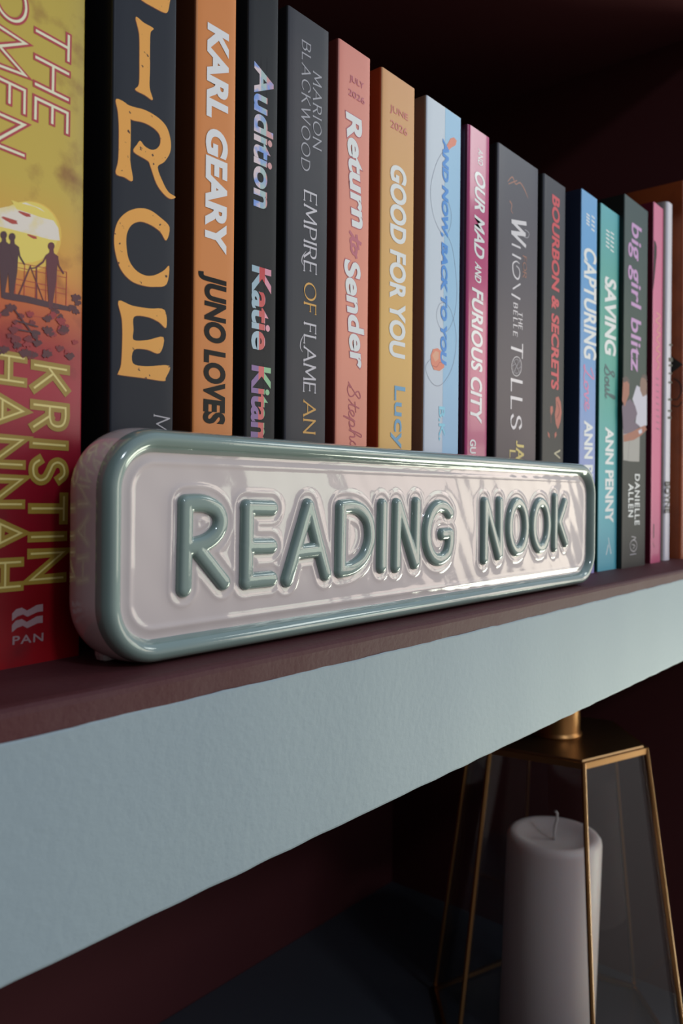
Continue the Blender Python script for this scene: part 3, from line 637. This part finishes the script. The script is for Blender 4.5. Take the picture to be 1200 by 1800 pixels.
# ---- Capturing
cap_c = mat('blue_to_lavender_cover', P(110, 150, 205), rough=0.40, spec=.4, ramp=[(0, P(150, 140, 200)), (60, P(134, 148, 198)), (110, P(104, 150, 200)), (160, P(84, 150, 205)), (200, P(100, 156, 205))])
B12 = book('sky blue to lavender paperback titled CAPTURING Love by ANN PENNY', 1014.5, 1043, 600, 27.6, ytop=325, spine=cap_c, left=mat('navy_back', P(30, 42, 66), rough=.5), front=mat('navy_front', P(30, 42, 66), rough=.5), rad=0.8)
font_text(B12, 'title_lettering', 'CAPTURING', (1018, 424), (1021, 621), 23, white_ink, bold=.026)
pr = Print(B12)
for x, ya, yb in ((1024, 368, 390), (1033, 372, 402)):
    n = 4
    for k in range(n): pr.stroke([(x - 2, ya + (yb - ya) * k / n), (x + 2.5, ya + 4 + (yb - ya) * k / n)], .8, white_ink)
pr.done('small_print')
pink_ink = mat('pink_script_ink', P(205, 120, 165), rough=.4)
line_text(B12, 'title_lettering', 'Love', (1021, 634), (1024, 712), 16, [(pink_ink, .085)], hand=True)
font_text(B12, 'author_lettering', 'ANN PENNY', (1023.5, 731), (1027, 906), 16, white_ink, bold=.036)
pr = Print(B12); pr.stroke([(1033, 932), (1039, 962)], .9, sil_soft).stroke([(1034, 948), (1030, 962)], .6, sil_soft); pr.done('publisher_mark')

# ---- Saving
teal = mat('teal_green_cover', P(72, 155, 150), rough=0.40, spec=.4, ramp=[(0, P(76, 158, 178)), (40, P(82, 166, 178)), (90, P(76, 158, 148)), (130, P(76, 158, 140)), (165, P(74, 156, 150)), (200, P(78, 160, 172))])
B13 = book('teal green paperback titled SAVING Soul by ANN PENNY', 1049.5, 1083, 700, 28.3, ytop=350, spine=teal, left=mat('pine_back', P(10, 70, 62), rough=.5), front=mat('pine_front', P(12, 52, 48), rough=.5), rad=0.8)
font_text(B13, 'title_lettering', 'SAVING', (1055.5, 476), (1057.5, 613), 21, white_ink, bold=.034)
pr = Print(B13)
for x, ya, yb in ((1059, 396, 430), (1067, 400, 438)):
    for k in range(5): pr.stroke([(x - 2, ya + (yb - ya) * k / 5), (x + 3, ya + 4 + (yb - ya) * k / 5)], .8, white_ink)
pr.done('small_print')
line_text(B13, 'title_lettering', 'Soul'.replace('S', 's'), (1058, 636), (1060, 690), 15, [(mat('deep_teal_ink', P(36, 80, 84), rough=.4), .10)], hand=True)
font_text(B13, 'author_lettering', 'ANN PENNY', (1061, 742), (1063.5, 912), 15.5, white_ink, bold=.036)
pr = Print(B13); pr.stroke([(1070, 937), (1075, 964)], [.5, 1.0], white_ink).stroke([(1070, 950), (1067, 966)], .8, white_ink); pr.done('publisher_mark')

# ---- Big girl blitz
pine = mat('pine_grey_cover', P(72, 88, 82), rough=0.42, spec=.2, ramp=[(0, P(52, 51, 49)), (70, P(56, 60, 56)), (130, P(56, 74, 66)), (212, P(58, 74, 76))])
B14 = book('dark green paperback titled big girl blitz with a couple pictured on its spine', 1091.5, 1133, 700, 25.6, ytop=334, spine=pine, left=mat('black_green_back', P(14, 22, 18), rough=.5), front=mat('black_green_front', P(14, 22, 18), rough=.5), rad=0.9)
lil = mat('lilac_ink', P(186, 138, 188), rough=.4)
font_text(B14, 'title_lettering', 'big girl blitz', (1101, 381), (1104, 642), 18.5, lil, bold=.014)
skin = mat('brown_skin_print', P(150, 88, 66), rough=.45); skin2 = mat('deep_skin_print', P(122, 88, 74), rough=.45); hair = mat('dark_hair_print', P(66, 48, 42), rough=.45); plum = mat('plum_shirt_print', P(92, 74, 94), rough=.45); wsh = mat('white_shirt_print', P(186, 182, 196), rough=.45); trs = mat('grey_trouser_print', P(150, 146, 142), rough=.45)
pr = Print(B14)
pr.poly([(1092, 745), (1122, 752), (1122, 802), (1108, 802), (1094, 800)], trs)
pr.poly([(1115, 668), (1122, 672), (1133, 680), (1134, 738), (1124, 742), (1114, 736), (1116, 715), (1108, 692)], wsh)
pr.poly([(1124, 650), (1130, 652), (1133, 664), (1133, 684), (1126, 688), (1121, 676), (1121, 662)], skin2).poly([(1122, 654), (1126, 648), (1132, 650), (1133, 660), (1128, 655)], hair)
pr.poly([(1090, 705), (1096, 698), (1104, 692), (1113, 704), (1117, 718), (1112, 732), (1122, 740), (1108, 752), (1093, 754)], plum)
pr.poly([(1091, 658), (1097, 658), (1102, 666), (1102, 684), (1097, 698), (1095, 706), (1090, 696)], skin).poly([(1090, 656), (1096, 652), (1102, 658), (1103, 668), (1098, 661), (1092, 664)], hair)
pr.poly([(1093, 756), (1108, 750), (1122, 742), (1131, 738), (1134, 746), (1124, 756), (1112, 764), (1094, 768)], skin).poly([(1119, 748), (1125, 744), (1126, 751), (1121, 754)], wsh)
pr.stroke([(1104, 760), (1102, 798)], .3, plum).done('couple_picture')
font_text(B14, 'author_lettering', 'DANIELLE', (1114.5, 824), (1115.5, 914), 9, white_ink, bold=.018, spacing=1.15)
font_text(B14, 'author_lettering', 'ALLEN', (1103.5, 841), (1104, 900), 9.5, white_ink, bold=.018, spacing=1.15)
pr = Print(B14); pr.stroke(ellipse(1114.5, 950, 6, 10), .5, grey_ink).stroke([(1111, 934), (1118, 936), (1112, 941)], .5, grey_ink, True).stroke([(1112, 948), (1117, 950), (1114, 955)], .45, grey_ink, True).stroke([(1109, 966), (1119, 964)], .5, sil_soft).done('publisher_mark')

# ---- pink book
pnk = mat('rose_pink_cover', P(202, 92, 128), rough=0.22, spec=.5, coat=.3)
B15 = book('slim rose pink glossy book with faint gold script and a torn spine corner', 1142.5, 1160, 700, 26.6, ytop=347, spine=pnk, left=mat('wine_back', P(100, 22, 44), rough=.4), front=mat('wine_front', P(90, 20, 40), rough=.4), rad=0.9)
goldf = mat('pale_gold_foil', P(214, 168, 118), rough=.3)
pr = Print(B15)
pr.stroke([(1148, 540), (1154, 546), (1147, 554), (1154, 562), (1149, 572), (1155, 578), (1148, 586), (1154, 596), (1148, 604), (1155, 612), (1149, 622), (1154, 630), (1150, 640)], .55, goldf, True); pr.done('title_lettering'); pr = Print(B15)
for k in range(9): pr.stroke([(1149 + .3 * k, 655 + 11 * k), (1153 + .4 * k, 657 + 11 * k)], .7, mat('grey_rose_ink', P(140, 88, 108), rough=.4))
pr.done('author_lettering'); pr = Print(B15); pr.stroke([(1149.5, 913), (1149.5, 934)], 1.5, dark_ink).stroke([(1148, 944), (1151, 952)], .6, sil)
tr = Print(B15); tr.poly([(1141, 412), (1144, 416), (1146, 424), (1146, 440), (1145, 452), (1143, 480), (1141, 500)], mat('torn_black_edge', (.01, .008, .007), rough=.7)).done('torn_edge')
pr.done('publisher_lettering')

# ---- white book
wht = mat('white_cover', P(205, 200, 210), rough=0.3, spec=.5)
B16 = book('slim white book with blurred black title, between the pink and the orange books', 1166.5, 1178, 700, 27.6, ytop=345, spine=wht, left=mat('grey_white_back', P(160, 150, 150), rough=.5), front=mat('grey_white_front', P(150, 140, 140), rough=.5), rad=4.0)
pr = Print(B16); olive = mat('olive_black_ink', P(60, 58, 48), rough=.5)
for y, l in ((596, 5), (622, 12), (632, 6), (646, 5), (662, 6), (692, 6), (712, 6), (724, 7)): pr.stroke([(1171, y), (1176.5, y)], 1.3 * l / 6, olive)
pr.done('title_lettering')
font_text(B16, 'author_lettering', 'BOYNE', (1169, 836), (1169.4, 892), 7.5, olive, bold=.03)

# ---- orange hardback
rust = mat('burnt_orange_cover', P(150, 72, 36), rough=0.35, spec=.5, mottle=(30, P(120, 54, 28), .45, .62))
B17 = book('tall burnt orange book with a black diamond design, farthest along the shelf', 1196, 1230, 650, 24.5, ytop=308, spine=rust, left=rust, front=rust, rad=2.2, depth=150)
B17['root'].name = 'hardback_book'
# black diamond and curls on its visible side
bm = bmesh.new(); fx = -0.03
def side_pt(x, y):
    d = ray(x, y); ox = B17['frame'].o; t = (ox.x - CAMP.x) / d.x; p = CAMP + d * t; return (fx, p.y - ox.y, p.z)
f = bm.faces.new([bm.verts.new(side_pt(*q)) for q in ((1170, 612), (1196, 630), (1170, 650))])
bmesh.ops.recalc_face_normals(bm, faces=bm.faces[:])
def side_stroke(pts, w):
    q = [np.array(side_pt(*p)[1:]) for p in catmull(pts, 6)]
    t = bmesh.new(); ribbon(t, q, [w] * len(q), 0)
    for fc in t.faces: bm.faces.new([bm.verts.new((fx - .01, v.co.x, v.co.z)) for v in fc.verts])
    t.free()
side_stroke([(1180, 655), (1190, 662), (1194, 675), (1188, 690), (1180, 692)], .7); side_stroke([(1178, 702), (1188, 704), (1195, 696)], .7)
link('diamond_design', bm, dark_ink, B17['root'])

# ================================================================== ceramic sign
cream = mat('blush_white_glaze', (0.66, 0.56, 0.545), rough=0.07, spec=0.55, coat=0.5, coat_rough=0.03, bump=(45, 0.10, 0.6))
sage = mat('sage_green_glaze', (0.225, 0.30, 0.272), rough=0.09, spec=0.6, coat=0.6, coat_rough=0.04, bump=(70, 0.10, 0.5), mottle=(14, (0.245, 0.325, 0.292), .42, .65))
SX0, SX1, SY = 98.6, 358.4, 8.6; SW = SX1 - SX0; SH = 55.4; SR = 15.0; S_ANG = math.radians(-0.6)
sign = thing('ceramic_sign', 'glossy white ceramic sign with raised sage green READING NOOK letters, standing before the books', 'sign', (SX0, SY, 0), S_ANG)
sframe = Frame(SX0, SY, S_ANG)
def rr_ring(o, y, nseg=18, nx=60, nz=12):
    """rounded rectangle inset by o from the outline, at depth y"""
    x0, x1, z0, z1 = o, SW - o, o, SH - o; r = max(SR - o, 1.2); pts = []
    def arc(cx, cz, a0):
        for k in range(nseg): t = math.radians(a0 + 90 * k / nseg); pts.append((cx + r * math.cos(t), y, cz + r * math.sin(t)))
    def seg(ax, az, bx, bz, n):
        for k in range(n): pts.append((ax + (bx - ax) * k / n, y, az + (bz - az) * k / n))
    seg(x0 + r, z0, x1 - r, z0, nx); arc(x1 - r, z0 + r, -90); seg(x1, z0 + r, x1, z1 - r, nz); arc(x1 - r, z1 - r, 0)
    seg(x1 - r, z1, x0 + r, z1, nx); arc(x0 + r, z1 - r, 90); seg(x0, z1 - r, x0, z0 + r, nz); arc(x0 + r, z0 + r, 180)
    return pts
def ring_mesh(profile, cap=False):
    bm = bmesh.new(); rings = [[bm.verts.new(p) for p in rr_ring(o, y)] for o, y in profile]; n = len(rings[0])
    for a, b in zip(rings, rings[1:]):
        for i in range(n): bm.faces.new((a[i], a[(i + 1) % n], b[(i + 1) % n], b[i]))
    if cap: bm.faces.new(rings[0])
    bmesh.ops.recalc_face_normals(bm, faces=bm.faces[:]); return bm
body_prof = catmull([(6, 17.5), (3.0, 17.2), (0.9, 15.6), (0.0, 12.5), (-0.1, 9.0), (0.15, 6.0), (0.5, 3.6)], 5)
rim_prof = catmull([(0.4, 4.4), (0.5, 3.2), (0.8, 1.7), (1.6, 0.5), (2.8, 0.0), (4.0, 0.3), (5.0, 1.2), (5.7, 2.4), (6.2, 3.6)], 5)
link('body', ring_mesh([tuple(p) for p in body_prof], cap=True), cream, sign, smooth=True)
o = link('rim', ring_mesh([tuple(p) for p in rim_prof]), sage, sign, smooth=True); o['label'] = 'raised sage green rim'
bm = bmesh.new(); add_box(bm, 7.5, SW - 7.5, 12.0, 16.6, 0.0, 12.0, bevel=1.5); link('back_foot', bm, cream, sign)
# raised letters: centre lines read from the face of the sign
def q6(*p): return [(300 + x / 5, 860 + y / 5) for x, y in p]
def q7(*p): return [(540 + x / 4.286, 860 + y / 4.286) for x, y in p]
def q8(*p): return [(830 + x / 6, 840 + y / 6) for x, y in p]
PANEL_Y = 2.6; LH = 1.9; LR = 2.3
lplane = Frame(SX0 - math.sin(S_ANG) * 1.4, SY + 1.5, S_ANG)
def sp(pts, smooth=False, closed=False):
    q = [lplane.loc(*p) for p in pts]
    return np.array(catmull(q, 7, closed) if smooth else q)
LET = [
 [sp(q6((150, 152), (147, 900))), sp(q6((150, 152), (250, 143), (345, 155), (425, 205), (458, 300), (430, 400), (350, 480), (250, 520), (150, 535)), True), sp(q6((265, 560), (490, 835)))],
 [sp(q6((690, 178), (690, 830))), sp(q6((690, 178), (905, 178))), sp(q6((690, 520), (905, 512))), sp(q6((690, 826), (910, 800)))],
 [sp([(545, 891), (510, 1021)]), sp([(545, 891), (577, 1009)]), sp([(526, 973), (566, 967)])],
 [sp(q7((268, 137), (268, 615))), sp(q7((268, 137), (340, 128), (410, 150), (465, 215), (487, 310), (482, 410), (440, 520), (360, 592), (268, 615)), True)],
 [sp(q7((577, 115), (578, 580)))],
 [sp(q7((685, 108), (686, 575))), sp(q7((690, 112), (828, 545))), sp(q7((832, 95), (831, 545)))],
 [sp(q7((1082, 165), (1045, 120), (990, 118), (940, 180), (914, 290), (922, 410), (960, 495), (1015, 518), (1065, 480), (1085, 400), (1086, 320)), True), sp(q7((1086, 320), (1030, 325)))],
 [sp(q8((145, 232), (148, 830))), sp(q8((150, 236), (296, 785))), sp(q8((300, 222), (306, 775)))],
 [sp([(912 + 14.6 * math.cos(k * math.pi / 8), 920.5 + 42.5 * math.sin(k * math.pi / 8)) for k in range(16)], True, True)],
 [sp([(952.4 + 13 * math.cos(k * math.pi / 8), 917.4 + 40.5 * math.sin(k * math.pi / 8)) for k in range(16)], True, True)],
 [sp(q8((883, 168), (885, 692))), sp(q8((985, 218), (925, 425))), sp(q8((925, 425), (1000, 640)))],
]
def sdf(px, pz, polys):
    d = np.full(px.shape, 1e9)
    for pl in polys:
        for a, b in zip(pl, pl[1:]):
            ab = b - a; L2 = float(ab @ ab) + 1e-12
            t = np.clip(((px - a[0]) * ab[0] + (pz - a[1]) * ab[1]) / L2, 0, 1)
            d2 = np.hypot(px - a[0] - ab[0] * t, pz - a[1] - ab[1] * t)
            k = 0.5; hh = np.clip(0.5 + 0.5 * (d - d2) / k, 0, 1); d = d * (1 - hh) + d2 * hh - k * hh * (1 - hh) * 0.5
    return d
def grid_mesh(x0, x1, z0, z1, st):
    nx = int((x1 - x0) / st) + 2; nz = int((z1 - z0) / st) + 2
    return np.meshgrid(np.linspace(x0, x1, nx), np.linspace(z0, z1, nz), indexing='ij')
def wav(x, z): return 0.05 * np.sin(x * .19 + .6 * np.sin(z * .11)) + 0.05 * np.sin(z * .21 + x * .05 + 1) + 0.02 * np.sin(x * .63 + z * .4)
# face panel: flat field with soft ridges of glaze round the letters and inside the rim
GX, GZ = grid_mesh(4.8, SW - 4.8, 4.8, SH - 4.8, 0.45)
qx = np.abs(GX - SW / 2) - (SW / 2 - SR); qz = np.abs(GZ - SH / 2) - (SH / 2 - SR)
DR = np.hypot(np.maximum(qx, 0), np.maximum(qz, 0)) + np.minimum(np.maximum(qx, qz), 0) - SR      # < 0 inside the outline
D = np.full(GX.shape, 1e9)
for pl in LET: D = np.minimum(D, sdf(GX, GZ, pl))
edge = -DR - 5.9
Hh = 0.20 * np.exp(-((D - LR - 1.8) / 0.50) ** 2) + 0.08 * np.exp(-((D - LR - 1.9) / 1.6) ** 2) + 0.24 * np.exp(-((edge - 2.4) / 0.6) ** 2) - 0.25 * np.exp(-((edge - 0.2) / 1.0) ** 2) + wav(GX, GZ) * 0.9
VY = PANEL_Y - Hh; nx, nz = GX.shape; keep = (-DR) > 5.15
idx = np.full(GX.shape, -1); idx[keep] = np.arange(keep.sum())
faces = []
for i in range(nx - 1):
    for j in range(nz - 1):
        q = (idx[i, j], idx[i + 1, j], idx[i + 1, j + 1], idx[i, j + 1])
        if min(q) >= 0: faces.append(q)
o = link_np('face_panel', np.stack([GX[keep], VY[keep], GZ[keep]], 1), faces, cream, sign); o['label'] = 'blush white recessed glazed face'
for pl in LET:
    allp = np.concatenate(pl); x0, z0 = allp.min(0) - LR - 1; x1, z1 = allp.max(0) + LR + 1
    X, Z = grid_mesh(x0, x1, z0, z1, 0.30); D = sdf(X, Z, pl)
    e_ = 0.05; gx = (sdf(X + e_, Z, pl) - sdf(X - e_, Z, pl)) / (2 * e_); gz = (sdf(X, Z + e_, pl) - sdf(X, Z - e_, pl)) / (2 * e_)
    ins = D < LR; nx, nz = X.shape; cells = ins[:-1, :-1] | ins[1:, :-1] | ins[:-1, 1:] | ins[1:, 1:]
    use = np.zeros(X.shape, bool); use[:-1, :-1] |= cells; use[1:, :-1] |= cells; use[:-1, 1:] |= cells; use[1:, 1:] |= cells
    mv = np.where(D > LR, D - LR, 0); Xn = X - gx * mv; Zn = Z - gz * mv; Dn = np.minimum(D, LR)
    hgt = LH * np.sqrt(np.clip(1 - (np.clip(Dn, 0, None) / LR) ** 3.2, 0, 1)) - 0.3
    Y = PANEL_Y - hgt - wav(Xn, Zn) * 0.4
    idx = np.full(X.shape, -1); idx[use] = np.arange(use.sum()); faces = []
    for i in range(nx - 1):
        for j in range(nz - 1):
            if cells[i, j]: faces.append((idx[i, j], idx[i + 1, j], idx[i + 1, j + 1], idx[i, j + 1]))
    link_np('letter', np.stack([Xn[use], Y[use], Zn[use]], 1), faces, sage, sign)

# ================================================================== lantern and candle on the lower shelf
brass = mat('brushed_brass', (0.40, 0.20, 0.075), rough=0.36, metal=1.0, bump=(300, .08, .2))
bronze = mat('dark_bronze_plate', (0.30, 0.19, 0.10), rough=0.38, metal=1.0, bump=(200, .08, .2))
g = bpy.data.materials.new('clear_glass'); g.use_nodes = True; nt = g.node_tree; nt.nodes.clear()
go = nt.nodes.new('ShaderNodeOutputMaterial'); gm = nt.nodes.new('ShaderNodeMixShader'); gt = nt.nodes.new('ShaderNodeBsdfTransparent'); gg = nt.nodes.new('ShaderNodeBsdfGlossy'); gf = nt.nodes.new('ShaderNodeLayerWeight')
gt.inputs['Color'].default_value = (.93, .93, .93, 1); gg.inputs['Roughness'].default_value = .03; gf.inputs['Blend'].default_value = .5
gp = nt.nodes.new('ShaderNodeMath'); gp.operation = 'POWER'; gp.inputs[1].default_value = 4.0; gq = nt.nodes.new('ShaderNodeMath'); gq.operation = 'MULTIPLY_ADD'; gq.inputs[1].default_value = .35; gq.inputs[2].default_value = .04
nt.links.new(gf.outputs['Facing'], gp.inputs[0]); nt.links.new(gp.outputs[0], gq.inputs[0]); nt.links.new(gq.outputs[0], gm.inputs[0]); nt.links.new(gt.outputs[0], gm.inputs[1]); nt.links.new(gg.outputs[0], gm.inputs[2]); nt.links.new(gm.outputs[0], go.inputs['Surface'])
LX, LY = 503.0, 94.0; ZT, ZB = 200.0, 0.0; RT, RB = 58.0, 84.0; PH = math.radians(222)
lan = thing('candle_lantern', 'six-sided clear glass lantern with brass edges holding a white candle', 'lantern', (LX, LY, LOW))
def hv(k, r, z): return Vector((r * math.cos(PH + k * math.pi / 3), r * math.sin(PH + k * math.pi / 3), z))
for k in range(6):
    bm = bmesh.new(); add_bar(bm, hv(k, RB, ZB + 6), hv(k, RT, ZT), 1.5, n=6, phase=0); link('rib', bm, brass, lan)
for k in range(6):
    bm = bmesh.new(); a, b, c, d = hv(k, RB - 1.5, ZB + 6), hv(k + 1, RB - 1.5, ZB + 6), hv(k + 1, RT - 1.5, ZT - 1), hv(k, RT - 1.5, ZT - 1)
    nrm = (b - a).cross(d - a).normalized() * 1.2
    v0 = [bm.verts.new(p) for p in (a, b, c, d)]; v1 = [bm.verts.new(p - nrm) for p in (a, b, c, d)]
    bm.faces.new(v0); bm.faces.new(v1[::-1])
    for i in range(4): bm.faces.new((v0[(i + 1) % 4], v0[i], v1[i], v1[(i + 1) % 4]))
    bmesh.ops.recalc_face_normals(bm, faces=bm.faces[:]); link('glass_pane', bm, g, lan)
def hexring(bm, r0, r1, z0, z1):
    rs = []
    for r, z in ((r0, z0), (r1, z0), (r1, z1), (r0, z1)): rs.append([bm.verts.new(hv(k, r, z)) for k in range(6)])
    for a, b in zip(rs, rs[1:] + rs[:1]):
        for k in range(6): bm.faces.new((a[k], a[(k + 1) % 6], b[(k + 1) % 6], b[k]))
    bmesh.ops.recalc_face_normals(bm, faces=bm.faces[:])
bm = bmesh.new(); hexring(bm, RT - 3.5, RT + 1.2, ZT - 3.5, ZT + .2); link('top_frame', bm, brass, lan)
bm = bmesh.new(); hexring(bm, RB - 1.6, RB + 1.0, ZB + 2, ZB + 5); link('base_frame', bm, brass, lan)
bm = bmesh.new(); a = [bm.verts.new(hv(k, RB - 1, 0)) for k in range(6)]; b = [bm.verts.new(hv(k, RB - 1, 3)) for k in range(6)]
bm.faces.new(a[::-1]); bm.faces.new(b)
for k in range(6): bm.faces.new((a[k], a[(k + 1) % 6], b[(k + 1) % 6], b[k]))
link('base_plate', bm, g, lan)
bm = bmesh.new(); a = [bm.verts.new(hv(k, RT - 1, ZT - .8)) for k in range(6)]; b = [bm.verts.new(hv(k, RT - 2, ZT + 1.2)) for k in range(6)]
bm.faces.new(a[::-1]); bm.faces.new(b)
for k in range(6): bm.faces.new((a[k], a[(k + 1) % 6], b[(k + 1) % 6], b[k]))
link('top_plate', bm, bronze, lan)
bm = bmesh.new(); add_lathe(bm, [(17.6, ZT + 1), (17.8, ZT + 2.5), (16.6, ZT + 3.4), (16.4, ZT + 4.5), (16.4, ZT + 46), (17.2, ZT + 47), (17.2, ZT + 50), (8, ZT + 51)], 56); link('neck', bm, brass, lan, smooth=True)
bm = bmesh.new(); add_tube(bm, [(14 * math.cos(t * math.pi / 12), 0, ZT + 52 + 12 * math.sin(t * math.pi / 12)) for t in range(13)], 1.4); link('ring_handle', bm, brass, lan, smooth=True)

wax = mat('candle_wax', (0.80, 0.67, 0.65), rough=0.45, sub=.5, spec=.4)
LEAN = (0.028, -0.022)
can = thing('pillar_candle', 'tall white unlit pillar candle with a curved wick inside the glass lantern', 'candle', (LX - 3.6, LY + 2.6, LOW + 3.05))
CH = 131.0; CR = 31.0
bm = bmesh.new(); add_lathe(bm, [(CR - 1.5, 0), (CR, 1.5), (CR, CH - 5), (CR - .5, CH - 2.5), (CR - 2, CH - .6), (CR - 4, CH), (CR - 7, CH - .8), (CR - 11, CH - 3.2), (14, CH - 4.6), (6, CH - 5.2), (1, CH - 5)], 64, lean=LEAN); link('candle_body', bm, wax, can, smooth=True)
wt = Vector((LEAN[0] * CH, LEAN[1] * CH, CH - 5.2))
bm = bmesh.new(); add_tube(bm, [wt, wt + Vector((0, 0, 5)), wt + Vector((.6, -.4, 10)), wt + Vector((1.6, -1.2, 14)), wt + Vector((1.4, -1.2, 18)), wt + Vector((0.2, -.4, 19.5))], .95); link('wick', bm, mat('waxed_wick', (0.60, 0.55, 0.54), rough=.6), can, smooth=True)
